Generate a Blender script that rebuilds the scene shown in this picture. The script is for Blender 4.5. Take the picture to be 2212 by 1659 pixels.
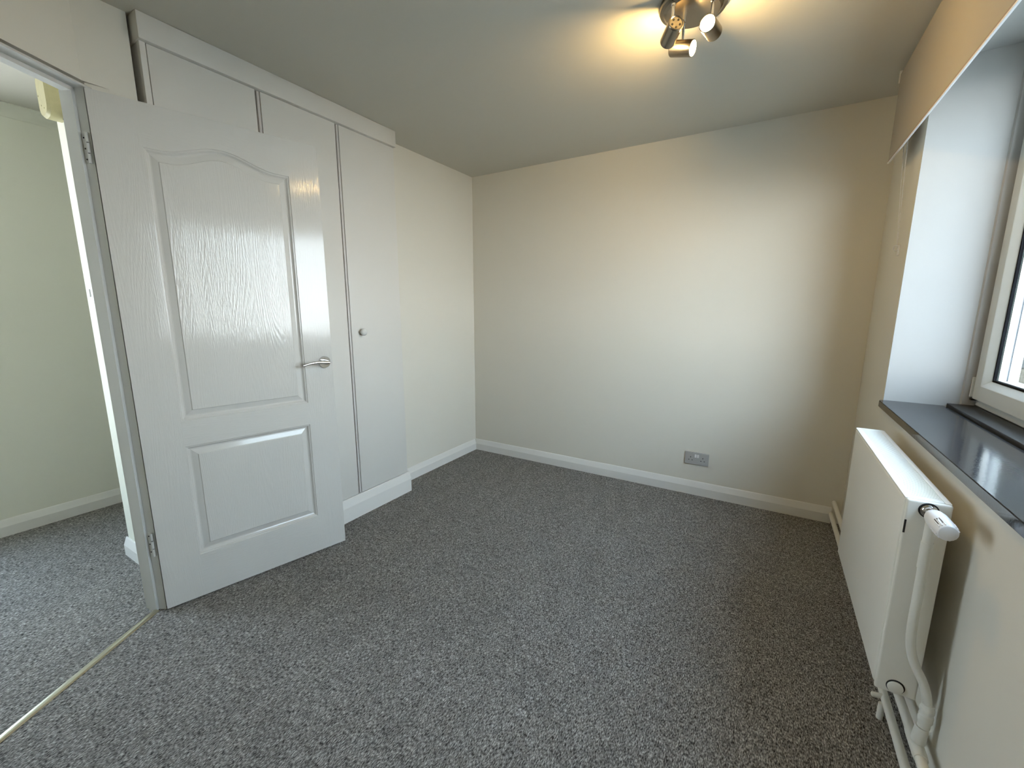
import bpy, bmesh, math, random
from mathutils import Vector, Matrix
random.seed(7)
S = bpy.context.scene
C = S.collection
for o in list(bpy.data.objects):
    bpy.data.objects.remove(o)

# ------------------------------------------------------------------ camera
YAW, PITCH, ROLL, FPX = 0.54286, -0.17757, 0.00144, 913.08
cam = bpy.data.cameras.new('camera')
cam.sensor_fit = 'HORIZONTAL'; cam.sensor_width = 36.0; cam.lens = FPX / 2212 * 36.0
cam.clip_start = 0.02; cam.clip_end = 200
camo = bpy.data.objects.new('camera', cam); C.objects.link(camo)
f = Vector((-math.sin(YAW) * math.cos(PITCH), math.cos(YAW) * math.cos(PITCH), math.sin(PITCH)))
r = Vector((math.cos(YAW), math.sin(YAW), 0)); u = r.cross(f)
r2 = r * math.cos(ROLL) + u * math.sin(ROLL); u2 = -r * math.sin(ROLL) + u * math.cos(ROLL)
m = Matrix((r2, u2, -f)).transposed().to_4x4(); m.translation = Vector((2.18346, -2.98391, 1.25591))
camo.matrix_world = m
S.camera = camo

# ------------------------------------------------------------------ world, exposure
S.view_settings.view_transform = 'Standard'; S.view_settings.look = 'None'
S.view_settings.gamma = 1.0; S.view_settings.use_curve_mapping = False
S.view_settings.exposure = 0.10
S.cycles.max_bounces = 14; S.cycles.diffuse_bounces = 8; S.cycles.glossy_bounces = 5
S.cycles.transparent_max_bounces = 16; S.cycles.sample_clamp_indirect = 6.0
S.cycles.caustics_reflective = False; S.cycles.caustics_refractive = False
S.cycles.use_denoising = True
SKY_STRENGTH = 13.5
LAMP_COL = (1.0, 0.67, 0.27); LAMP_STRENGTH = 900.0
W_ = bpy.data.worlds.new('sky'); S.world = W_; W_.use_nodes = True
nt = W_.node_tree; bg = nt.nodes['Background']; bg.inputs[1].default_value = SKY_STRENGTH
tc = nt.nodes.new('ShaderNodeTexCoord'); sx = nt.nodes.new('ShaderNodeSeparateXYZ'); nt.links.new(tc.outputs['Generated'], sx.inputs[0])
rp = nt.nodes.new('ShaderNodeValToRGB'); nt.links.new(sx.outputs['Z'], rp.inputs[0]); nt.links.new(rp.outputs[0], bg.inputs[0])
e = rp.color_ramp.elements                      # hazy bright horizon rising to a bluer zenith
e[0].position = 0.0; e[0].color = (0.90, 0.945, 1.0, 1); e[1].position = 0.85; e[1].color = (0.54, 0.74, 1.0, 1)
x = e.new(0.25); x.color = (0.74, 0.87, 1.0, 1)

# ------------------------------------------------------------------ materials
def mat(name, col, rough=0.5, metal=0.0, spec=0.5, bump=None, var=None, coat=0.0):
    """bump = (scale, strength, distance)   var = (scale, amount)"""
    M = bpy.data.materials.new(name); M.use_nodes = True
    nt = M.node_tree; b = nt.nodes['Principled BSDF']
    b.inputs['Base Color'].default_value = (*col, 1); b.inputs['Roughness'].default_value = rough
    b.inputs['Metallic'].default_value = metal; b.inputs['Specular IOR Level'].default_value = spec
    b.inputs['Coat Weight'].default_value = coat
    tc = nt.nodes.new('ShaderNodeTexCoord')
    if var:
        n = nt.nodes.new('ShaderNodeTexNoise'); n.inputs['Scale'].default_value = var[0]; n.inputs['Detail'].default_value = 4
        nt.links.new(tc.outputs['Object'], n.inputs['Vector'])
        mx = nt.nodes.new('ShaderNodeMix'); mx.data_type = 'RGBA'
        mx.inputs[6].default_value = (*[c * (1 - var[1]) for c in col], 1)
        mx.inputs[7].default_value = (*[min(1, c * (1 + var[1])) for c in col], 1)
        nt.links.new(n.outputs['Fac'], mx.inputs[0]); nt.links.new(mx.outputs[2], b.inputs['Base Color'])
    if bump:
        n = nt.nodes.new('ShaderNodeTexNoise'); n.inputs['Scale'].default_value = bump[0]; n.inputs['Detail'].default_value = 3
        nt.links.new(tc.outputs['Object'], n.inputs['Vector'])
        bp = nt.nodes.new('ShaderNodeBump'); bp.inputs['Strength'].default_value = bump[1]; bp.inputs['Distance'].default_value = bump[2]
        nt.links.new(n.outputs['Fac'], bp.inputs['Height']); nt.links.new(bp.outputs[0], b.inputs['Normal'])
    return M

def grain_mat(name, col, horizontal):
    M = mat(name, col, 0.11, spec=0.55)
    nt = M.node_tree; b = nt.nodes['Principled BSDF']
    tc = nt.nodes.new('ShaderNodeTexCoord'); mp = nt.nodes.new('ShaderNodeMapping')
    mp.inputs['Scale'].default_value = (0.3, 6, 6) if horizontal else (6, 6, 0.3)
    nt.links.new(tc.outputs['Object'], mp.inputs['Vector'])
    n = nt.nodes.new('ShaderNodeTexNoise'); n.inputs['Scale'].default_value = 1.0; n.inputs['Detail'].default_value = 2.0
    n.inputs['Roughness'].default_value = 0.4
    nt.links.new(mp.outputs[0], n.inputs['Vector'])
    ml = nt.nodes.new('ShaderNodeMath'); ml.operation = 'MULTIPLY'; ml.inputs[1].default_value = 470.0
    nt.links.new(n.outputs['Fac'], ml.inputs[0])
    sn = nt.nodes.new('ShaderNodeMath'); sn.operation = 'SINE'; nt.links.new(ml.outputs[0], sn.inputs[0])
    mp2 = nt.nodes.new('ShaderNodeMapping'); mp2.inputs['Scale'].default_value = (25, 300, 300) if horizontal else (300, 300, 25)
    nt.links.new(tc.outputs['Object'], mp2.inputs['Vector'])
    n2 = nt.nodes.new('ShaderNodeTexNoise'); n2.inputs['Scale'].default_value = 1.0; n2.inputs['Detail'].default_value = 2
    nt.links.new(mp2.outputs[0], n2.inputs['Vector'])
    m2 = nt.nodes.new('ShaderNodeMath'); m2.operation = 'MULTIPLY_ADD'; m2.inputs[1].default_value = 8.0
    nt.links.new(n2.outputs['Fac'], m2.inputs[0]); nt.links.new(sn.outputs[0], m2.inputs[2])
    bp = nt.nodes.new('ShaderNodeBump'); bp.inputs['Strength'].default_value = 0.12; bp.inputs['Distance'].default_value = 0.0010
    nt.links.new(m2.outputs[0], bp.inputs['Height']); nt.links.new(bp.outputs[0], b.inputs['Normal'])
    return M

def carpet_mat():
    M = bpy.data.materials.new('flecked grey carpet'); M.use_nodes = True
    nt = M.node_tree; b = nt.nodes['Principled BSDF']
    b.inputs['Roughness'].default_value = 0.95; b.inputs['Specular IOR Level'].default_value = 0.1
    tc = nt.nodes.new('ShaderNodeTexCoord')
    mp = nt.nodes.new('ShaderNodeMapping'); mp.inputs['Scale'].default_value = (1, 0.36, 1)
    nt.links.new(tc.outputs['Object'], mp.inputs['Vector'])
    def noise(sc, det, rough=0.5):
        n = nt.nodes.new('ShaderNodeTexNoise'); n.inputs['Scale'].default_value = sc
        n.inputs['Detail'].default_value = det; n.inputs['Roughness'].default_value = rough
        nt.links.new(mp.outputs[0], n.inputs['Vector']); return n
    nf = noise(310, 2.0, 0.6); nm = noise(95, 2.0, 0.6)
    n1 = nt.nodes.new('ShaderNodeMix'); n1.inputs[0].default_value = 0.28      # fine fibres over coarser tuft clusters
    nt.links.new(nf.outputs['Fac'], n1.inputs[2]); nt.links.new(nm.outputs['Fac'], n1.inputs[3])
    cr = nt.nodes.new('ShaderNodeValToRGB'); e = cr.color_ramp.elements
    e[0].position = 0.37; e[0].color = (0.030, 0.030, 0.029, 1)
    e[1].position = 0.66; e[1].color = (0.63, 0.61, 0.575, 1)
    for p, c in ((0.455, (0.150, 0.145, 0.137, 1)), (0.545, (0.300, 0.289, 0.272, 1))):
        x = e.new(p); x.color = c
    nt.links.new(n1.outputs[0], cr.inputs[0])
    n3 = noise(14, 3)
    mr = nt.nodes.new('ShaderNodeMapRange'); mr.inputs[1].default_value = 0.3; mr.inputs[2].default_value = 0.7
    mr.inputs[3].default_value = 0.78; mr.inputs[4].default_value = 0.96
    nt.links.new(n3.outputs['Fac'], mr.inputs[0])
    mx = nt.nodes.new('ShaderNodeMix'); mx.data_type = 'RGBA'; mx.blend_type = 'MULTIPLY'; mx.inputs[0].default_value = 1
    nt.links.new(cr.outputs[0], mx.inputs[6]); nt.links.new(mr.outputs[0], mx.inputs[7])
    nt.links.new(mx.outputs[2], b.inputs['Base Color'])
    v = nt.nodes.new('ShaderNodeTexVoronoi'); v.inputs['Scale'].default_value = 260
    nt.links.new(mp.outputs[0], v.inputs['Vector'])
    sb = nt.nodes.new('ShaderNodeMath'); sb.operation = 'SUBTRACT'
    nt.links.new(n1.outputs[0], sb.inputs[0]); nt.links.new(v.outputs['Distance'], sb.inputs[1])
    bp = nt.nodes.new('ShaderNodeBump'); bp.inputs['Strength'].default_value = 0.7; bp.inputs['Distance'].default_value = 0.004
    nt.links.new(sb.outputs[0], bp.inputs['Height']); nt.links.new(bp.outputs[0], b.inputs['Normal'])
    return M

def glass_mat():
    M = bpy.data.materials.new('clear window glass'); M.use_nodes = True
    nt = M.node_tree; nt.nodes.clear()
    out = nt.nodes.new('ShaderNodeOutputMaterial'); mx = nt.nodes.new('ShaderNodeMixShader')
    lw = nt.nodes.new('ShaderNodeLayerWeight'); lw.inputs[0].default_value = 0.5
    pw = nt.nodes.new('ShaderNodeMath'); pw.operation = 'POWER'; pw.inputs[1].default_value = 5.0
    nt.links.new(lw.outputs['Facing'], pw.inputs[0])
    fr = nt.nodes.new('ShaderNodeMath'); fr.operation = 'MULTIPLY_ADD'; fr.inputs[1].default_value = 0.48; fr.inputs[2].default_value = 0.02
    nt.links.new(pw.outputs[0], fr.inputs[0])
    tr = nt.nodes.new('ShaderNodeBsdfTransparent'); tr.inputs[0].default_value = (0.985, 0.995, 0.99, 1)
    gl = nt.nodes.new('ShaderNodeBsdfGlossy'); gl.inputs['Roughness'].default_value = 0.0
    nt.links.new(fr.outputs[0], mx.inputs[0]); nt.links.new(tr.outputs[0], mx.inputs[1]); nt.links.new(gl.outputs[0], mx.inputs[2])
    nt.links.new(mx.outputs[0], out.inputs[0])
    return M

def emit_mat(name, col, st):
    M = bpy.data.materials.new(name); M.use_nodes = True
    b = M.node_tree.nodes['Principled BSDF']; b.inputs['Base Color'].default_value = (0.9, 0.9, 0.85, 1)
    b.inputs['Emission Color'].default_value = (*col, 1); b.inputs['Emission Strength'].default_value = st
    return M

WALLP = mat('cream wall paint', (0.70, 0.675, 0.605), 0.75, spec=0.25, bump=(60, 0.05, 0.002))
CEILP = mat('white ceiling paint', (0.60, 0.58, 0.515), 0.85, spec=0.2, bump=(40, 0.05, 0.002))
HALLP = mat('pale green cream hall paint', (0.74, 0.74, 0.65), 0.75, spec=0.25, bump=(60, 0.05, 0.002))
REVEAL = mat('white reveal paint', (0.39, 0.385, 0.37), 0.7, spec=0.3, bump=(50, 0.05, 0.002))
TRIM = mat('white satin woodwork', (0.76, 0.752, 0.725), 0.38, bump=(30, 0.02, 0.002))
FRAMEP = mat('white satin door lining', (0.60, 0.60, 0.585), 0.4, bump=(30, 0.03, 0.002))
DOOR_V = grain_mat('white gloss moulded grain, upright', (0.62, 0.612, 0.585), False)
DOOR_H = grain_mat('white gloss moulded grain, level', (0.62, 0.612, 0.585), True)
DOOR_M = mat('white gloss moulding', (0.62, 0.612, 0.585), 0.12)
WARD = mat('white wardrobe laminate', (0.665, 0.65, 0.615), 0.42)
WARD_E = mat('grey white wardrobe edging', (0.60, 0.575, 0.55), 0.45)
DARK = mat('dark cavity', (0.02, 0.02, 0.02), 0.8)
CARPET = carpet_mat()
CHROME = mat('polished chrome', (0.80, 0.81, 0.82), 0.08, metal=1)
STEEL = mat('brushed satin nickel', (0.27, 0.235, 0.185), 0.26, metal=1, bump=(150, 0.05, 0.0005))
ALU = mat('pale brass threshold metal', (0.62, 0.60, 0.48), 0.28, metal=1)
SLATE = mat('dark slate gloss sill', (0.020, 0.022, 0.026), 0.11, spec=0.6, bump=(120, 0.12, 0.001))
SLATE2 = mat('dark grey old sill', (0.028, 0.029, 0.030), 0.45, bump=(90, 0.08, 0.001))
PVC = mat('white window plastic', (0.64, 0.66, 0.64), 0.3)
GASKET = mat('black rubber gasket', (0.006, 0.006, 0.007), 0.9, spec=0.1)
SPACER = mat('pale spacer metal', (0.86, 0.85, 0.80), 0.4, metal=0.2, var=(60, 0.06))
LAVENDER = mat('grey outer seal', (0.34, 0.33, 0.42), 0.5)
GLASS = glass_mat()
RADP = mat('white radiator enamel', (0.83, 0.815, 0.755), 0.35)
PIPEP = mat('white painted pipe', (0.76, 0.75, 0.69), 0.4, bump=(80, 0.15, 0.002))
PLASTIC = mat('white plastic', (0.82, 0.82, 0.83), 0.3)
BLIND = mat('beige blind fabric', (0.36, 0.33, 0.285), 0.9, spec=0.1, bump=(900, 0.1, 0.0005))
HEM = mat('taupe blind hem', (0.30, 0.26, 0.24), 0.9, spec=0.1)
SOCKET = mat('brushed grey socket plate', (0.46, 0.46, 0.46), 0.5, metal=0.25)
YELLOWED = mat('yellowed cream plastic', (0.47, 0.43, 0.25), 0.5, var=(40, 0.12))
BLACK = mat('black plastic', (0.008, 0.008, 0.008), 0.5)
BULB = emit_mat('lit warm bulb lens', LAMP_COL, LAMP_STRENGTH)

# ------------------------------------------------------------------ helpers
def root_matrix(o):
    while o.parent: o = o.parent
    return o.matrix_basis.copy()

def obj(name, bm, m, parent=None, smooth=False, kind=None, label=None, autosmooth=40):
    me = bpy.data.meshes.new(name)
    if parent is not None: bm.transform(root_matrix(parent).inverted())
    bmesh.ops.recalc_face_normals(bm, faces=bm.faces[:])
    bm.to_mesh(me); bm.free()
    for k in (m if isinstance(m, (list, tuple)) else [m]): me.materials.append(k)
    o = bpy.data.objects.new(name, me); C.objects.link(o)
    if parent is not None: o.parent = parent
    if smooth:
        me.shade_smooth()
        me.set_sharp_from_angle(angle=math.radians(autosmooth))
    if kind: o['kind'] = kind
    if label: o['label'] = label
    return o

def thing(name, label, cat, loc=(0, 0, 0), rotz=0.0, group=None, kind=None):
    o = bpy.data.objects.new(name, None); C.objects.link(o); o.empty_display_size = 0.05
    o.location = loc; o.rotation_euler = (0, 0, rotz)
    o.matrix_basis = Matrix.Translation(loc) @ Matrix.Rotation(rotz, 4, 'Z')
    o['label'] = label; o['category'] = cat
    if group: o['group'] = group
    if kind: o['kind'] = kind
    return o

def tag(o, label, cat, kind=None, group=None):
    o['label'] = label; o['category'] = cat
    if kind: o['kind'] = kind
    if group: o['group'] = group
    return o

def B(): return bmesh.new()

def box(bm, lo, hi, bev=0.0, seg=2, mi=0):
    ret = bmesh.ops.create_cube(bm, size=1.0)
    vs = ret['verts']
    for v in vs:
        v.co = Vector([lo[i] + (v.co[i] + 0.5) * (hi[i] - lo[i]) for i in range(3)])
    fs = set(f for v in vs for f in v.link_faces)
    for f_ in fs: f_.material_index = mi
    if bev > 0:
        es = list(set(e for v in vs for e in v.link_edges))
        bmesh.ops.bevel(bm, geom=es, offset=bev, segments=seg, profile=0.6, affect='EDGES')
    return bm

def prism(bm, poly, z0, z1, mi=0, mapf=None):
    """extrude a plan polygon from z0 to z1; mapf turns (a, b, z) into a point"""
    mapf = mapf or (lambda a, b, z: (a, b, z))
    lo = [bm.verts.new(mapf(a, b, z0)) for a, b in poly]; hi = [bm.verts.new(mapf(a, b, z1)) for a, b in poly]
    n = len(poly); fs = [bm.faces.new(lo[::-1]), bm.faces.new(hi)]
    for i in range(n): fs.append(bm.faces.new((lo[i], lo[(i + 1) % n], hi[(i + 1) % n], hi[i])))
    for f_ in fs: f_.material_index = mi
    return bm

def loft(bm, rings, closed=True, cap0=False, cap1=False, mi=0):
    vr = [[bm.verts.new(p) for p in ring] for ring in rings]
    n = len(rings[0])
    for a, b in zip(vr, vr[1:]):
        for i in range(n if closed else n - 1):
            j = (i + 1) % n
            bm.faces.new((a[i], a[j], b[j], b[i])).material_index = mi
    if cap0: bm.faces.new(vr[0][::-1]).material_index = mi
    if cap1: bm.faces.new(vr[-1]).material_index = mi
    return vr

def catmull(pts, k=8):
    P = [Vector(p) for p in pts]; Q = [2 * P[0] - P[1]] + P + [2 * P[-1] - P[-2]]; out = []
    for i in range(1, len(Q) - 2):
        for j in range(k):
            t = j / k; a, b, c, d = Q[i - 1:i + 3]
            out.append(0.5 * ((2 * b) + (c - a) * t + (2 * a - 5 * b + 4 * c - d) * t * t + (3 * b - a - 3 * c + d) * t ** 3))
    out.append(P[-1]); return out

def tube(bm, pts, rad, n=14, cap=True, mi=0):
    P = [Vector(p) for p in pts]; rr = rad if isinstance(rad, (list, tuple)) else [rad] * len(P)
    t0 = (P[1] - P[0]).normalized(); ax = t0.orthogonal().normalized(); rings = []
    for i, p in enumerate(P):
        t = (P[min(i + 1, len(P) - 1)] - P[max(i - 1, 0)]).normalized()
        ax = (ax - t * ax.dot(t)).normalized(); ay = t.cross(ax)
        rings.append([p + (ax * math.cos(2 * math.pi * k / n) + ay * math.sin(2 * math.pi * k / n)) * rr[i] for k in range(n)])
    loft(bm, rings, True, cap, cap, mi); return bm

def lathe(bm, prof, org, axis, n=28, mi=0, cap0=True, cap1=True):
    """prof: list of (distance along axis, radius)"""
    a = Vector(axis).normalized(); x = a.orthogonal().normalized(); y = a.cross(x); o = Vector(org)
    rings = [[o + a * d + (x * math.cos(2 * math.pi * k / n) + y * math.sin(2 * math.pi * k / n)) * max(rd, 1e-5) for k in range(n)] for d, rd in prof]
    loft(bm, rings, True, cap0, cap1, mi); return bm

def strip_profile(bm, prof, p0, p1, nrm):
    """prof (t out of the wall, z) swept from p0 to p1; nrm = direction out of the wall"""
    p0, p1, nrm = Vector(p0), Vector(p1), Vector(nrm)
    loft(bm, [[p + nrm * t + Vector((0, 0, z)) for t, z in prof] for p in (p0, p1)], True, True, True); return bm

H = 2.303; W = 2.648
# doorway frame of reference: s runs from the hinge to the latch, n out of the wall into the room
D0 = Vector((0.127, -2.377, 0)); Dd = Vector((0.49351, -0.86974, 0)); Dn = Vector((0.86974, 0.49351, 0))
def dw(s, n, z=0.0): return D0 + Dd * s + Dn * n + Vector((0, 0, z))
def dxy(s, n): p = dw(s, n); return (p.x, p.y)

# ------------------------------------------------------------------ room shell
bm = B(); box(bm, (-1.47, -5.1, -0.1), (2.95, 1.3, 0.0))
tag(obj('floor', bm, CARPET), 'mid grey flecked loop pile carpet across room and hall', 'floor', 'structure')
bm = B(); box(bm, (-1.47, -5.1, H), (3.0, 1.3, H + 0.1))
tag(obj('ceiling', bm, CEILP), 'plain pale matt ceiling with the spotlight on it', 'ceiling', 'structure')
bm = B(); box(bm, (-0.1, 0.0, 0), (3.0, 0.1, H))
tag(obj('wall_back', bm, WALLP), 'blank cream wall with the grey double socket low down', 'wall', 'structure')
bm = B(); box(bm, (-0.1, -0.99, 0), (0.0, 0.0, H))
tag(obj('wall_left', bm, WALLP), 'narrow cream wall in the alcove past the wardrobe', 'wall', 'structure')
bm = B()
prism(bm, [(0.052, -2.204), (0.052, -2.220), (0.095, -2.220), (0.095, -2.30), dxy(-0.036, -0.031), dxy(-0.036, -0.102), (-0.04, -2.29), (-0.04, -2.204)], 0, 2.02)
prism(bm, [(0.052, -2.204), (0.052, -2.220), (0.095, -2.220), (0.095, -2.371), dxy(1.15, -0.025), dxy(1.15, -0.102), (0.0383, -2.4273), (-0.04, -2.29), (-0.04, -2.204)], 2.02, H)
prism(bm, [dxy(0.80, -0.025), dxy(1.15, -0.025), (0.675, -3.9), (0.55, -3.9), dxy(1.12, -0.102), dxy(0.80, -0.102)], 0, 2.02)
prism(bm, [dxy(1.15, -0.025), (0.675, -3.9), (0.55, -3.9), dxy(1.15, -0.102)], 2.02, H)
tag(obj('wall_doorway', bm, WALLP), 'slanted cream wall that holds the open doorway', 'wall', 'structure')
bm = B(); box(bm, (0.55, -4.0, 0), (3.0, -3.9, H))
tag(obj('wall_front', bm, WALLP), 'plain cream wall facing the wall with the double socket', 'wall', 'structure')
WY0, WY1, WZ0, WZ1 = -0.578, -2.25, 0.83, 2.2      # window opening
bm = B()
prism(bm, [(W, 0), (W, -0.557), (2.885, -0.570), (2.889, -0.578), (3.0, -0.578), (3.0, 0)], 0, H)
box(bm, (W, -3.9, 0), (3.0, WY1, H))
prism(bm, [(W, WY1), (3.0, WY1), (3.0, -0.578), (2.889, -0.578), (2.885, -0.570), (W, -0.557)], 0, WZ0 - 0.002)
prism(bm, [(W, WY1), (3.0, WY1), (3.0, -0.578), (2.889, -0.578), (2.885, -0.570), (W, -0.557)], WZ1, H)
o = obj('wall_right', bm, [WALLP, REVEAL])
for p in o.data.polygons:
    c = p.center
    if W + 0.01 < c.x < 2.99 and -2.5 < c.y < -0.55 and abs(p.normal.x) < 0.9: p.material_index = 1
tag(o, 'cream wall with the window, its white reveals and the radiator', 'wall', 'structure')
# hall beyond the doorway
HY0, HY1, HZ0, HZ1 = -3.70, -2.78, 0.45, 2.10        # the hall's own window, beyond the picture's edge
bm = B()
for lo, hi in (((-1.464, HY1, 0), (-1.364, 1.2, H)), ((-1.464, -5.0, 0), (-1.364, HY0, H)), ((-1.464, HY0, 0), (-1.364, HY1, HZ0)), ((-1.464, HY0, HZ1), (-1.364, HY1, H))):
    box(bm, lo, hi)
tag(obj('wall_hall', bm, HALLP), 'pale greenish wall across the hall beyond the doorway', 'wall', 'structure')
bm = B(); box(bm, (-0.535, -2.29, 0), (-0.04, -2.235, H)); box(bm, (-0.535, -2.235, 0), (-0.50, 1.2, H))
tag(obj('wall_hall_corner', bm, HALLP), 'brightly lit wall end in the hall holding light switch', 'wall', 'structure')
bm = B(); box(bm, (-1.464, 1.2, 0), (-0.45, 1.3, H))
box(bm, (0.55, -5.0, 0), (0.65, -4.0, H))
box(bm, (-1.464, -5.1, 0), (0.65, -5.0, H))
tag(obj('wall_hall_end', bm, HALLP), 'plain end walls that close the hall', 'wall', 'structure')

SK = [(0, 0), (0.018, 0), (0.018, 0.056), (0.0165, 0.060), (0.006, 0.091), (0.003, 0.095), (0, 0.095)]
bm = B(); strip_profile(bm, SK, (0, 0, 0), (2.60, 0, 0), (0, -1, 0))
tag(obj('baseboard_back', bm, TRIM), 'white bevelled skirting board under the socket wall'.replace('bevelled', 'chamfered'), 'skirting board', 'structure')
bm = B(); strip_profile(bm, SK, (0, -0.965, 0), (0, -0.018, 0), (1, 0, 0))
tag(obj('baseboard_left', bm, TRIM), 'short white skirting board between wardrobe and corner', 'skirting board', 'structure')
bm = B(); strip_profile(bm, SK, (-1.364, -5.0, 0), (-1.364, 1.2, 0), (1, 0, 0))
tag(obj('baseboard_hall', bm, TRIM), 'long skirting board along the far hall wall', 'skirting board', 'structure')
bm = B(); strip_profile(bm, SK, (-0.553, -2.29, 0), (-0.06, -2.29, 0), (0, -1, 0)); strip_profile(bm, SK, (-0.535, -2.29, 0), (-0.535, 1.2, 0), (-1, 0, 0))
tag(obj('baseboard_hall_corner', bm, TRIM), 'sunlit white skirting end at the hall wall corner', 'skirting board', 'structure')
bm = B()
cov = [(0, -0.0), (0.055, 0)] + [(0.055 - 0.05 * math.sin(a), -0.055 + 0.05 * math.cos(a)) for a in [math.pi / 2 * k / 8 for k in range(9)]] + [(0, -0.06)]
loft(bm, [[Vector((-1.364 + t, y, H - 0.0005 + z)) for t, z in cov] for y in (-5.0, 1.2)], True, True, True)
tag(obj('trim_1', bm, HALLP, smooth=True), 'slim curved coving where hall wall meets ceiling', 'coving', 'structure')

# ------------------------------------------------------------------ door lining
fr = thing('door_frame', 'white painted door lining around the open doorway', 'door frame', dw(0, -0.06), 0, kind='structure')
def jamb_poly(s0, sg): return [(s0 - sg * 0.025, -0.030), (s0 - sg * 0.0025, -0.030), (s0 - sg * 0.0012, -0.0135), (s0, -0.0135), (s0, -0.045), (s0 + sg * 0.012, -0.045), (s0 + sg * 0.012, -0.078), (s0 + sg * 0.010, -0.080), (s0, -0.0805), (s0, -0.1005), (s0 - sg * 0.004, -0.1045), (s0 - sg * 0.025, -0.1045)]
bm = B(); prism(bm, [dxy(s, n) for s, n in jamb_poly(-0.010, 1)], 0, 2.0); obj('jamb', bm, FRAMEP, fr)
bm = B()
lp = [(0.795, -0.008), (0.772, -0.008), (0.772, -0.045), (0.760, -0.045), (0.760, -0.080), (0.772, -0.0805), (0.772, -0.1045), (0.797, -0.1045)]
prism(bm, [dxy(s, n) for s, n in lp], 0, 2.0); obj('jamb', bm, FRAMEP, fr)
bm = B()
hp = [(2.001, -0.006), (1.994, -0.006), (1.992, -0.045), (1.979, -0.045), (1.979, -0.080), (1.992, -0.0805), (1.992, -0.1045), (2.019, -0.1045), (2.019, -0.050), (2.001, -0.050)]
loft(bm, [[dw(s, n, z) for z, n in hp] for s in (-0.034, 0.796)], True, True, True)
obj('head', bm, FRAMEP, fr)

# threshold strip
bm = B()
tp = [(-0.062, 0.001), (-0.060, 0.004), (-0.054, 0.0065), (-0.042, 0.0065), (-0.036, 0.004), (-0.034, 0.001)]
loft(bm, [[dw(s, n, z) for n, z in tp] for s in (0.002, 0.77)], True, True, True)
tag(obj('threshold_strip', bm, ALU, smooth=True), 'slim metal carpet strip across the doorway floor', 'carpet strip')

# ------------------------------------------------------------------ door
ANG = 0.2452
door = thing('door_1', 'white moulded two panel door standing wide open', 'door', (0.127, -2.377, 0.008), math.pi / 2 - ANG, kind='structure')
DM = door.matrix_basis.copy()
DW, DH, DT = 0.762, 1.981, 0.035
X0, X1 = 0.133, 0.630; PZ0, PZS, CREST = 0.789, 1.827, 0.047; QZ0, QZ1 = 0.193, 0.680
NT = 33
def arch(t):
    t = abs(t - 0.49) / 0.41
    return 0.0 if t >= 1 else CREST * (0.5 + 0.5 * math.cos(math.pi * t))
def top_out(d, zt, ar, x0=X0, x1=X1):
    return [(x0 + d + (x1 - x0 - 2 * d) * k / (NT - 1), zt - d + (arch(k / (NT - 1)) if ar else 0)) for k in range(NT)]
def outline(d, z0, zt, ar):
    return [(X0 + d, z0 + d), (X1 - d, z0 + d)] + top_out(d, zt, ar)[::-1]
bm = B()
def fq(pts, mi): bm.faces.new([bm.verts.new((x, 0, z)) for x, z in pts]).material_index = mi
fq([(0, 0), (X0, 0), (X0, DH), (0, DH)], 0); fq([(X1, 0), (DW, 0), (DW, DH), (X1, DH)], 0)
fq([(X0, 0), (X1, 0), (X1, QZ0), (X0, QZ0)], 1); fq([(X0, QZ1), (X1, QZ1), (X1, PZ0), (X0, PZ0)], 1)
T = top_out(0, PZS, True)
for a, b in zip(T, T[1:]): fq([a, b, (b[0], DH), (a[0], DH)], 1)
for pts in ([(0, 0, 0), (0, DT, 0), (0, DT, DH), (0, 0, DH)], [(DW, 0, 0), (DW, DT, 0), (DW, DT, DH), (DW, 0, DH)], [(0, 0, DH), (DW, 0, DH), (DW, DT, DH), (0, DT, DH)],
            [(0, 0, 0), (DW, 0, 0), (DW, DT, 0), (0, DT, 0)], [(0, DT, 0), (DW, DT, 0), (DW, DT, DH), (0, DT, DH)]):
    bm.faces.new([bm.verts.new(p) for p in pts])
bmesh.ops.remove_doubles(bm, verts=bm.verts[:], dist=1e-5)
bm.transform(DM); obj('stiles_and_rails', bm, [DOOR_V, DOOR_H], door)
def panel(name, z0, zt, ar):
    bm = B()
    prof = [(0, 0), (0.0022, 0.0035), (0.0055, 0.0038), (0.008, 0.0062), (0.012, 0.0118), (0.016, 0.0138), (0.020, 0.0135), (0.040, 0.0062), (0.0422, 0.0030), (0.043, 0.0028)]
    rings = [[(x, y, z) for x, z in outline(d, z0, zt, ar)] for d, y in prof]
    vr = loft(bm, rings, True, mi=1)
    inner = vr[-1]; bot = inner[:2]; tp_ = inner[2:][::-1]
    a = [bm.verts.new((v.co.x, v.co.y, inner[0].co.z)) for v in tp_]
    for i in range(NT - 1): bm.faces.new((a[i], a[i + 1], tp_[i + 1], tp_[i])).material_index = 0
    bmesh.ops.remove_doubles(bm, verts=bm.verts[:], dist=1e-5)
    bm.transform(DM); obj(name, bm, [DOOR_V, DOOR_M], door)
panel('upper_panel', PZ0, PZS, True); panel('lower_panel', QZ0, QZ1, False)
def dl(x, y, z): return DM @ Vector((x, y, z))
yv = (DM.to_3x3() @ Vector((0, -1, 0)))
bm = B(); lathe(bm, [(0.0005, 0.0295), (0.006, 0.0295), (0.0085, 0.0275), (0.0085, 0.0115), (0.040, 0.0105), (0.047, 0.0095)], dl(0.722, 0, 0.983), yv)
hd = obj('handle', bm, CHROME, door, smooth=True, label='chrome lever handle')
bm = B()
path = catmull([dl(0.729, -0.046, 0.983), dl(0.705, -0.047, 0.985), dl(0.67, -0.048, 0.988), dl(0.635, -0.048, 0.985), dl(0.606, -0.047, 0.978)], 6)
n_ = len(path); rings = []
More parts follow.
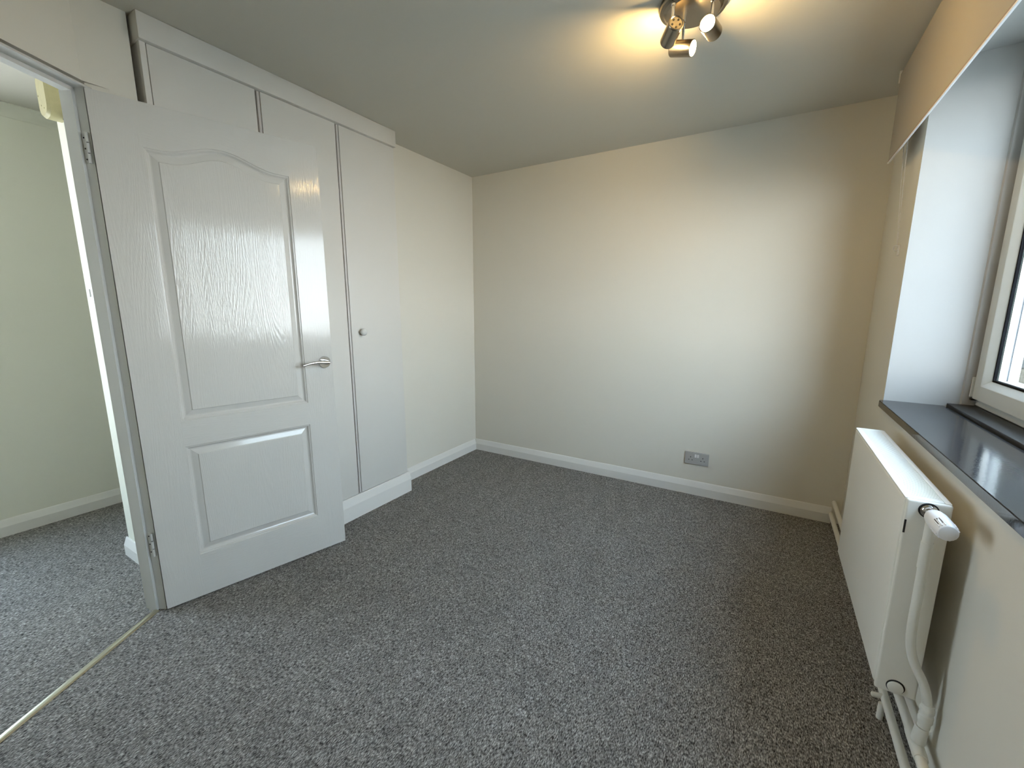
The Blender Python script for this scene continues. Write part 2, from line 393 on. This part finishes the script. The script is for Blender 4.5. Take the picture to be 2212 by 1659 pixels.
for i, p in enumerate(path):
    k = i / (n_ - 1); hw, hh = 0.0075 - 0.0025 * k, 0.0085 - 0.003 * k
    ex = DM.to_3x3() @ Vector((0, 1, 0)); ez = Vector((0, 0, 1))
    rings.append([p + ex * hw * math.cos(q) + ez * hh * math.sin(q) for q in [2 * math.pi * j / 14 for j in range(14)]])
loft(bm, rings, True, True, True); obj('lever', bm, CHROME, hd, smooth=True)
for zc in (1.80, 0.30):
    bm = B()
    for a, b in ((-0.05, -0.019), (-0.016, 0.016), (0.019, 0.05)):
        lathe(bm, [(a, 0.0045), (b, 0.0045)], dw(-0.0030, -0.0215, zc), (0, 0, 1), n=12, mi=0)
    lathe(bm, [(-0.049, 0.003), (0.049, 0.003)], dw(-0.0030, -0.0215, zc), (0, 0, 1), n=8, mi=1)
    prism(bm, [dxy(-0.0098, -0.0305), dxy(-0.0088, -0.0305), dxy(-0.0088, -0.044), dxy(-0.0098, -0.044)], zc - 0.05, zc + 0.05)
    h_ = obj('hinge', bm, [FRAMEP, DARK], door, smooth=True)
    for dz in (-0.035, 0.0, 0.035):
        bm = B(); lathe(bm, [(0, 0.0028), (0.0006, 0.0028)], dw(-0.0088, -0.038, zc + dz), Dd, n=10); obj('screw', bm, DARK, h_)
bm = B(); box(bm, (DW - 0.0006, 0.006, 0.93), (DW + 0.001, 0.028, 1.04)); bm.transform(DM); obj('latch_plate', bm, CHROME, door)

# ------------------------------------------------------------------ wardrobe
wd = thing('fitted_wardrobe', 'white fitted wardrobe with flat doors behind the open door', 'wardrobe', (0.0, -1.59, 0))
WL, WR = -2.204, -0.978
bm = B(); box(bm, (-0.48, WL + 0.002, 0.03), (0.108, WR, 2.25)); obj('carcass', bm, WARD_E, wd)
bm = B(); box(bm, (0.108, WL, 0.10), (0.128, WL + 0.019, 2.25), 0.0015); obj('side_panel', bm, WARD, wd)
def wdoor(y0, y1, knob=None):
    bm = B(); box(bm, (0.110, y0, 0.139), (0.130, y1, 2.211), 0.0022, 2); d = obj('door', bm, WARD, wd, smooth=True)
    if knob:
        bm = B(); lathe(bm, [(0, 0.0095), (0.007, 0.0105), (0.012, 0.0160), (0.017, 0.0200), (0.023, 0.0212), (0.029, 0.0200), (0.034, 0.0150), (0.0365, 0.007), (0.0370, 0.0)], (0.1302, knob[0], knob[1]), (1, 0, 0), n=24, cap1=False)
        obj('knob', bm, mat('glazed grey white knob', (0.62, 0.62, 0.60), 0.12), d, smooth=True)
wdoor(WL + 0.0205, -1.797); wdoor(-1.774, -1.389); wdoor(-1.366, WR - 0.002, (-1.300, 1.117))
for y0 in (-1.788, -1.380):
    bm = B(); box(bm, (0.1085, y0, 0.139), (0.1265, y0 + 0.0125, 2.211), 0.003, 2); obj('edge_strip', bm, WARD_E, wd, smooth=True)
bm = B(); box(bm, (0.0525, WL - 0.006, 2.2125), (0.148, WR + 0.003, H - 0.001), 0.002, 2); obj('cornice', bm, WARD, wd, smooth=True)
bm = B()
PK = [(0.0, 0), (0.148, 0), (0.148, 0.088), (0.1465, 0.094), (0.136, 0.132), (0.132, 0.136), (0.0, 0.136)]
loft(bm, [[Vector((x, y, z)) for x, z in PK] for y in (WL, WR + 0.012)], True, True, True)
obj('plinth', bm, TRIM, wd)

# ------------------------------------------------------------------ window sill and window
sl = thing('window_sill', 'glossy dark slate window sill above the radiator', 'window sill', (2.75, -1.5, 0.83), 0, kind='structure')
bm = B(); prism(bm, [(2.630, -0.578), (2.6325, -0.566), (2.640, -0.5605), (2.655, -0.5605), (2.840, -0.571), (2.840, -2.248), (2.630, -2.248)], 0.829, 0.857)
bmesh.ops.bevel(bm, geom=[e for e in bm.edges if abs(e.verts[0].co.z - e.verts[1].co.z) < 1e-6], offset=0.002, segments=2, affect='EDGES')
obj('board', bm, SLATE, sl, smooth=True)
bm = B(); box(bm, (2.846, -2.248, 0.829), (2.9255, -0.575, 0.869), 0.002); box(bm, (2.926, -2.248, 0.829), (2.999, -0.5785, 0.8705)); obj('back_board', bm, SLATE2, sl)
win = thing('window_1', 'white framed double glazed window above the slate sill', 'window', (2.95, -1.5, 0.87), 0, kind='structure')
def ring(bm, y0, y1, z0, z1, prof, mi=0):
    """rectangular ring; prof = list of (inset, x)"""
    loft(bm, [[Vector((x, y0 - d, z0 + d)), Vector((x, y1 + d, z0 + d)), Vector((x, y1 + d, z1 - d)), Vector((x, y0 - d, z1 - d))] for d, x in prof], True, mi=mi)
FY0, FY1, FZ0, FZ1 = -0.580, -2.248, 0.871, 2.198
bm = B(); ring(bm, FY0, FY1, FZ0, FZ1, [(0, 2.995), (0, 2.930), (0.003, 2.927), (0.040, 2.927), (0.045, 2.932), (0.045, 2.995), (0, 2.995)])
obj('window_frame', bm, PVC, win)
for y0, y1 in ((-0.588, -2.240),):
    z0, z1 = 0.899, 2.17
    bm = B()
    ring(bm, y0, y1, z0, z1, [(0, 2.962), (0, 2.915), (0.002, 2.9125), (0.005, 2.912), (0.058, 2.912), (0.0605, 2.9135), (0.081, 2.931), (0.083, 2.940), (0.083, 2.9415), (0.05, 2.9415), (0.05, 2.962), (0, 2.962)])
    ring(bm, y0, y1, z0, z1, [(0.05, 2.972), (0.087, 2.972), (0.087, 2.999), (0.05, 2.999), (0.05, 2.972)])
    sa = obj('sash', bm, PVC, win)
    bm = B(); ring(bm, y0, y1, z0, z1, [(0.0815, 2.9335), (0.089, 2.9335), (0.089, 2.9425), (0.0815, 2.9425), (0.0815, 2.9335)]); obj('gasket', bm, GASKET, sa)
    bm = B(); ring(bm, y0, y1, z0, z1, [(0.080, 2.9465), (0.089, 2.9465), (0.089, 2.9640), (0.080, 2.9640), (0.080, 2.9465)]); sp = obj('spacer_bar', bm, SPACER, sa)
    bm = B(); ring(bm, y0, y1, z0, z1, [(0.080, 2.9642), (0.0885, 2.9642), (0.0885, 2.9675), (0.080, 2.9675), (0.080, 2.9642)]); obj('outer_seal', bm, LAVENDER, sa)
    for x0 in (2.9425, 2.9680):
        bm = B(); box(bm, (x0, y1 + 0.084, z0 + 0.084), (x0 + 0.0038, y0 - 0.084, z1 - 0.084)); obj('pane', bm, GLASS, sa)
w2 = thing('window_2', 'white framed window in the hall wall past the doorway', 'window', (-1.41, -3.2, 0.75), 0, kind='structure')
bm = B(); ring(bm, HY1, HY0, HZ0, HZ1, [(0, -1.44), (0, -1.39), (0.05, -1.39), (0.05, -1.44), (0, -1.44)]); obj('window_frame', bm, PVC, w2)
bm = B(); box(bm, (-1.42, HY0 + 0.049, HZ0 + 0.049), (-1.416, HY1 - 0.049, HZ1 - 0.049)); obj('pane', bm, GLASS, w2)
# hinge cover, and a black block as the shade in the window's corner gap
bm = B(); box(bm, (2.905, -0.588, 0.905), (2.930, -0.5795, 0.985), 0.001); obj('hinge_cover', bm, PVC, win)
bm = B(); box(bm, (2.908, -0.597, 0.8925), (2.9285, -0.5805, 0.898)); obj('dark_corner_gap', bm, BLACK, win)

# ------------------------------------------------------------------ ground and stone wall outside
bm = B(); box(bm, (3.0, -14, -0.4), (16, 6, -0.3))
tag(obj('ground', bm, mat('pale paving', (0.42, 0.40, 0.36), 0.9, var=(6, 0.15))), 'pale paved yard outside the window', 'ground', 'structure')
ow = thing('stone_wall', 'weathered coursed stone wall seen through the window', 'wall', (4.6, 1.1, -0.3), 0, kind='structure')
STONE = [mat('stone ' + n, tuple(0.20 * v for v in c), 0.9, bump=(40, 0.6, 0.01), var=(35, 0.45)) for n, c in
         (('buff', (0.47, 0.41, 0.30)), ('tan', (0.40, 0.35, 0.28)), ('grey', (0.30, 0.31, 0.30)), ('moss', (0.32, 0.34, 0.28)), ('pale', (0.50, 0.47, 0.41)))]
bm = B(); box(bm, (3.02, 1.022, -0.3), (6.4, 1.25, 2.3)); obj('mortar', bm, mat('pale lime mortar', (0.085, 0.08, 0.07), 0.95, bump=(60, 0.4, 0.01)), ow)
hs = [0.125, 0.075, 0.13, 0.085, 0.12, 0.13, 0.07, 0.125, 0.11, 0.078, 0.13, 0.12, 0.09, 0.125, 0.115, 0.12, 0.13, 0.08, 0.12, 0.125, 0.11, 0.12, 0.1, 0.12]
z = -0.295
rs = random.Random(4)
for hgt in hs:
    x = 3.03
    while x < 5.3:
        ln = rs.uniform(0.16, 0.36)
        bm = B(); pr = rs.uniform(0.0, 0.012)
        box(bm, (x, 1.004 - pr, z), (min(x + ln, 5.4), 1.03, z + hgt - 0.009), 0.004, 1)
        obj('stone', bm, rs.choice(STONE), ow)
        x += ln + 0.009
    z += hgt
    if z > 2.25: break
bm = B(); box(bm, (3.02, 0.45, 2.30), (6.6, 1.40, 2.34)); obj('added_shade_board', bm, PVC, ow)  # unseen overhang, added to keep skylight off the stones

# ------------------------------------------------------------------ roller blind
bl = thing('roller_blind', 'beige roller blind pulled down over the top of the window', 'blind', (2.60, -1.4, 2.29))
BY0, BY1 = -0.290, -2.72
bm = B(); box(bm, (2.5825, BY1, 1.925), (2.5840, BY0, 2.285)); obj('fabric', bm, BLIND, bl)
bm = B(); box(bm, (2.5815, BY1, 1.9185), (2.5850, BY0, 1.9265)); obj('hem', bm, HEM, bl)
bm = B(); box(bm, (2.580, BY1 - 0.001, 1.9135), (2.5865, BY0 + 0.001, 1.9183), 0.0008); obj('bottom_bar', bm, PLASTIC, bl)
bm = B(); lathe(bm, [(0, 0.019), (BY0 - BY1 - 0.006, 0.019)], (2.603, BY1 + 0.003, 2.276), (0, 1, 0), n=24); obj('roller', bm, BLIND, bl, smooth=True)
bm = B(); box(bm, (2.578, BY0 + 0.001, 2.250), (2.647, BY0 + 0.004, 2.300)); box(bm, (2.640, BY0 - 0.02, 2.250), (2.647, BY0 + 0.003, 2.300)); obj('bracket', bm, PLASTIC, bl)
bm = B()
for top, sgn in (((2.600, -0.345, 2.262), 1), ((2.600, -0.452, 2.262), -1)):
    a, b = Vector(top), Vector((2.639, -0.412 + 0.003 * sgn, 1.525))
    k = 120
    for i in range(k + 1):
        p = a.lerp(b, i / k)
        bmesh.ops.create_icosphere(bm, subdivisions=1, radius=0.0024, matrix=Matrix.Translation(p))
    tube(bm, [a, b], 0.0009, 5)
obj('pull_chain', bm, PLASTIC, bl, smooth=True)
bm = B(); box(bm, (2.6435, -0.425, 1.490), (2.6478, -0.400, 1.535), 0.001); tube(bm, catmull([(2.644, -0.420, 1.530), (2.630, -0.420, 1.532), (2.628, -0.412, 1.520), (2.634, -0.408, 1.512), (2.644, -0.408, 1.512)], 5), 0.0022, 8)
obj('chain_clip', bm, PLASTIC, bl, smooth=True)

# ------------------------------------------------------------------ radiator
rd = thing('panel_radiator', 'white double panel radiator mounted under the window sill', 'radiator', (2.56, -1.25, 0.25))
RY0, RY1, RZ0, RZ1 = -0.884, -1.617, 0.252, 0.790
def rpanel(x0, x1, name, z0=RZ0):
    bm = B(); box(bm, (x0, RY1 + 0.002, z0), (x1, RY0 - 0.002, RZ1 - 0.006), 0.006, 3); return obj(name, bm, RADP, rd, smooth=True)
rpanel(2.5165, 2.531, 'front_panel'); rpanel(2.590, 2.603, 'back_panel')
bm = B()
yy = RY0 - 0.03
while yy > RY1 + 0.03:
    box(bm, (2.532, yy - 0.0012, RZ0 + 0.05), (2.589, yy + 0.0012, RZ1 - 0.05)); yy -= 0.022
obj('convector_fins', bm, RADP, rd, kind='stuff')
# top grille: frame and slats
bm = B()
for lo, hi in (((2.5165, RY1, RZ1 - 0.006), (2.534, RY0, RZ1)), ((2.590, RY1, RZ1 - 0.006), (2.603, RY0, RZ1)),
               ((2.534, RY0 - 0.016, RZ1 - 0.006), (2.590, RY0, RZ1)), ((2.534, RY1, RZ1 - 0.006), (2.590, RY1 + 0.018, RZ1))):
    box(bm, lo, hi, 0.002, 2)
gr = obj('top_grille', bm, RADP, rd, smooth=True)
bm = B(); n_ = 88; y_a, y_b = RY1 + 0.018, RY0 - 0.016; st = (y_b - y_a) / n_
for i in range(n_): box(bm, (2.533, y_a + st * (i + 0.5) - st * 0.33, RZ1 - 0.009), (2.591, y_a + st * (i + 0.5) + st * 0.33, RZ1 - 0.001))
obj('slat', bm, RADP, gr, kind='stuff')
# end panels (the near one carries a valve hole, a slot and the drain plug)
def endpanel(y0, y1, holes):
    bm = B(); box(bm, (2.5185, y0, 0.243), (2.6025, y1, RZ1 - 0.001), 0.005, 3); return obj('end_panel', bm, RADP, rd, smooth=True)
ep = endpanel(RY1 - 0.012, RY1 + 0.001, True); endpanel(RY0 - 0.001, RY0 + 0.012, False)
EY = RY1 - 0.012
bm = B(); lathe(bm, [(0, 0.0195), (0.0012, 0.0195)], (2.560, EY, 0.768), (0, -1, 0)); obj('valve_hole', bm, DARK, ep)
VZ = 0.768
bm = B(); box(bm, (2.5195, EY - 0.0008, 0.700), (2.5235, EY, 0.735)); obj('slot', bm, BLACK, ep)
bm = B(); lathe(bm, [(0, 0.0195), (0.001, 0.0195)], (2.5595, EY, 0.265), (0, -1, 0)); lathe(bm, [(0.001, 0.0168), (0.004, 0.0168), (0.005, 0.0155)], (2.5590, EY, 0.2638), (0, -1, 0), mi=1)
obj('plug', bm, [BLACK, RADP], ep, smooth=True)
# thermostatic valve
bm = B(); lathe(bm, [(0.0012, 0.0165), (0.005, 0.0165), (0.006, 0.014), (0.010, 0.014), (0.011, 0.0105), (0.021, 0.0105), (0.022, 0.012), (0.030, 0.012)], (2.560, EY, VZ), (0, -1, -0.0), n=24)
vb = obj('valve_body', bm, CHROME, rd, smooth=True, label='chrome valve neck')
bm = B(); axv = Vector((0.08, -1, -0.07)).normalized(); org = Vector((2.5615, EY - 0.024, VZ))
lathe(bm, [(0, 0.0115), (0.002, 0.0150), (0.010, 0.0188), (0.024, 0.0212), (0.042, 0.0216), (0.062, 0.0208), (0.079, 0.0196), (0.084, 0.0180), (0.0852, 0.0162), (0.0855, 0.0)], org, axv, n=36, cap1=False)
th = obj('thermostat_head', bm, PLASTIC, vb, smooth=True, label='white thermostat head')
x_ = axv.orthogonal().normalized(); up = (Vector((0, 0, 1)) - axv * axv.z).normalized(); sd = axv.cross(up)
bm = B()
for k in range(20):
    q = 2 * math.pi * k / 20; rdv = up * math.cos(q) + sd * math.sin(q)
    if abs(k % 5 - 2) > 1: continue
    for s0, s1 in ((0.058, 0.081),):
        tube(bm, [org + axv * s0 + rdv * 0.0209, org + axv * s1 + rdv * 0.0194], 0.0013, 6)
obj('ridge', bm, PLASTIC, th, kind='stuff')
bm = B()
for k in (-1, 0, 1):
    q = math.radians(-35 + k * 12); rdv = up * math.cos(q) - sd * math.sin(q)
    rdv = up * math.cos(q) + (-sd if sd.x > 0 else sd) * math.sin(-q)
    tube(bm, [org + axv * 0.052 + rdv * 0.0211, org + axv * 0.072 + rdv * 0.0200], 0.0009, 6)
obj('dial_mark', bm, BLACK, th, kind='stuff')
# feed pipe from the valve down and round to the tee
bm = B(); PX = 2.563; PY = EY - 0.019
tube(bm, catmull([(PX, PY, VZ - 0.004), (PX, PY, 0.67), (PX + 0.001, PY, 0.55), (PX + 0.001, PY - 0.001, 0.46), (PX + 0.006, PY, 0.405), (2.582, PY, 0.36), (2.602, PY, 0.320), (2.615, PY, 0.28), (2.620, PY, 0.235), (2.618, PY, 0.20)], 8), 0.0102, 16)
tube(bm, [(PX, PY, 0.695), (PX, PY, 0.625)], 0.0116, 16)
fp = obj('feed_pipe', bm, PIPEP, rd, smooth=True)
bm = B()
lathe(bm, [(0, 0.0128), (0.010, 0.0134), (0.012, 0.0150), (0.020, 0.0150), (0.022, 0.0135), (0.030, 0.0135), (0.032, 0.0152), (0.048, 0.0150), (0.052, 0.0128), (0.066, 0.0125)], (2.6205, PY, 0.262), (-0.03, -0.05, -1), n=18)
obj('compression_joint', bm, PIPEP, fp, smooth=True)
# wall pipes
def pipe(name, pts, rad, label):
    bm = B(); tube(bm, pts, rad, 18); return tag(obj(name, bm, PIPEP, smooth=True), label, 'pipe', group='heating pipes along the window wall')
pu = pipe('heating_pipe', [(2.608, -0.0005, 0.128), (2.608, -1.2, 0.128), (2.612, -1.58, 0.134), (2.612, -3.0, 0.134)], 0.0115, 'upper of two white heating pipes low on the window wall')
bm = B(); tube(bm, [(2.613, PY + 0.045, 0.133), (2.613, PY + 0.03, 0.134), (2.613, PY - 0.03, 0.134), (2.613, PY - 0.045, 0.134)], [0.0145, 0.0155, 0.0155, 0.0145], 18)
tube(bm, [(2.6165, PY - 0.003, 0.1955), (2.614, PY - 0.003, 0.15)], [0.0135, 0.0155], 16)
obj('tee_joint', bm, PIPEP, pu, smooth=True)
pl = pipe('heating_pipe', [(2.598, -0.0185, 0.060), (2.600, -1.0, 0.058), (2.602, -3.0, 0.056)], 0.0115, 'lower of two white heating pipes just above the carpet')
bm = B(); tube(bm, [(2.600, -1.413, 0.060), (2.572, -1.417, 0.058)], 0.0078, 12); lathe(bm, [(0, 0.0078), (0.004, 0.0070), (0.006, 0.004)], (2.572, -1.417, 0.058), (-1, 0, 0), n=12)
tube(bm, [(2.590, -1.437, 0.052), (2.589, -1.440, 0.001)], 0.0085, 12)
obj('pipe_clip', bm, PIPEP, pl, smooth=True)

# ------------------------------------------------------------------ double socket
sk = thing('wall_socket', 'grey double plug socket low on the blank cream wall', 'socket', (1.846, 0, 0.2555))
bm = B(); box(bm, (1.772, -0.0095, 0.2130), (1.920, -0.0002, 0.2985), 0.0028, 3); obj('plate', bm, SOCKET, sk, smooth=True)
for xc in (1.8385, 1.8535):
    bm = B(); box(bm, (xc - 0.0058, -0.0125, 0.2635), (xc + 0.0058, -0.0092, 0.2855), 0.001); obj('switch', bm, PLASTIC, sk)
for xc in (1.808, 1.884):
    for dx, dz, w, h in ((0, 0.010, 0.0042, 0.0085), (-0.0105, -0.0095, 0.0068, 0.0042), (0.0105, -0.0095, 0.0068, 0.0042)):
        bm = B(); box(bm, (xc + dx - w / 2, -0.0099, 0.2535 + dz - h / 2), (xc + dx + w / 2, -0.0090, 0.2535 + dz + h / 2)); obj('pin_hole', bm, BLACK, sk)

# ------------------------------------------------------------------ hall fittings
sw = thing('light_switch', 'white light switch on the bright wall end in the hall', 'switch', (-0.452, -2.29, 1.32))
bm = B(); box(bm, (-0.495, -2.2995, 1.277), (-0.409, -2.2902, 1.363), 0.002); obj('plate', bm, PLASTIC, sw)
bm = B(); box(bm, (-0.459, -2.3035, 1.303), (-0.445, -2.2990, 1.337), 0.001); obj('rocker', bm, PLASTIC, sw)
ch = thing('door_chime', 'yellowed cream chime box high on the hall wall end', 'chime', (-0.452, -2.29, 2.10))
bm = B()
def rr(x0, x1, z0, z1, rad, y, k=6):
    pts = []
    for cx, cz, a0 in ((x1 - rad, z1 - rad, 0), (x0 + rad, z1 - rad, 90), (x0 + rad, z0 + rad, 180), (x1 - rad, z0 + rad, 270)):
        pts += [Vector((cx + rad * math.cos(math.radians(a0 + 90 * i / k)), y, cz + rad * math.sin(math.radians(a0 + 90 * i / k)))) for i in range(k + 1)]
    return pts
loft(bm, [rr(-0.507, -0.398, 2.028, 2.205, 0.044, -2.2905), rr(-0.507, -0.398, 2.028, 2.205, 0.044, -2.335), rr(-0.500, -0.405, 2.035, 2.198, 0.040, -2.345)], True, True, True)
obj('case', bm, YELLOWED, ch, smooth=True, autosmooth=30)
BROWN = mat('brown screw hole', (0.2, 0.17, 0.08), 0.6)
for x, z in ((-0.47, 2.075), (-0.49, 2.115), (-0.44, 2.06)):
    bm = B(); lathe(bm, [(0, 0.003), (0.0006, 0.003)], (x, -2.345, z), (0, -1, 0), n=10); obj('screw', bm, BROWN, ch)
bm = B(); tube(bm, catmull([(-0.402, -2.296, 2.075), (-0.394, -2.297, 2.055), (-0.400, -2.297, 2.034), (-0.412, -2.297, 2.026)], 5), 0.005, 10); obj('cable', bm, BLACK, ch, smooth=True)

# ------------------------------------------------------------------ ceiling spotlight
sp = thing('ceiling_spotlight', 'brushed nickel three lamp spotlight on the ceiling', 'ceiling light', (1.853, -1.217, H))
LC = Vector((1.853, -1.217, H))
bm = B(); lathe(bm, [(0.0, 0.112), (0.012, 0.112), (0.018, 0.109), (0.022, 0.098), (0.026, 0.094), (0.030, 0.088), (0.031, 0.0)], LC, (0, 0, -1), n=64, cap1=False)
obj('base_plate', bm, STEEL, sp, smooth=True, autosmooth=25)
heads = [(Vector((1.803, -1.293, 2.190)), Vector((-0.51, 0.85, -0.16))), (Vector((1.921, -1.248, 2.190)), Vector((-0.14, -0.985, -0.09))), (Vector((1.817, -1.178, 2.190)), Vector((0.93, -0.17, -0.31)))]
for c, a in heads:
    a = a.normalized(); L = 0.083; R_ = 0.0262; o_ = c - a * L / 2
    bm = B(); lathe(bm, [(0.003, 0.0), (0.003, R_ - 0.006), (0.0, R_ - 0.004), (0.001, R_ - 0.0015), (0.004, R_), (L - 0.001, R_), (L, R_ - 0.001), (L, R_ - 0.003), (L - 0.010, R_ - 0.003), (L - 0.012, 0.0)], o_, a, n=40, cap0=False, cap1=False)
    hdm = obj('spot_head', bm, STEEL, sp, smooth=True, autosmooth=25)
    bm = B(); lathe(bm, [(L - 0.009, 0.0), (L - 0.009, R_ - 0.0035), (L - 0.003, R_ - 0.0035), (L - 0.0005, R_ - 0.006), (L + 0.0008, 0.0)], o_, a, n=32, cap0=False, cap1=False)
    obj('bulb', bm, BULB, hdm, smooth=True, label='lit warm white bulb')
    ux = a.cross(Vector((0, 0, 1))).normalized(); uy = ux.cross(a)
    bm = B()
    for k in range(5):
        q = math.radians(-90 + 72 * k); pc = o_ + a * 0.003 + (ux * math.cos(q) + uy * math.sin(q)) * 0.0135
        lathe(bm, [(0, 0.0035), (0.0008, 0.0035)], pc, -a, n=14)
    obj('vent_hole', bm, BLACK, hdm)
    bm = B(); top = Vector((c.x, c.y, H - 0.026))
    tube(bm, [top, Vector((c.x, c.y, 2.190 + R_ - 0.002))], 0.0055, 14); lathe(bm, [(0, 0.0085), (0.005, 0.0075), (0.007, 0.0045)], Vector((c.x, c.y, H - 0.0285)), (0, 0, -1), n=16)
    obj('rod', bm, CHROME, sp, smooth=True)
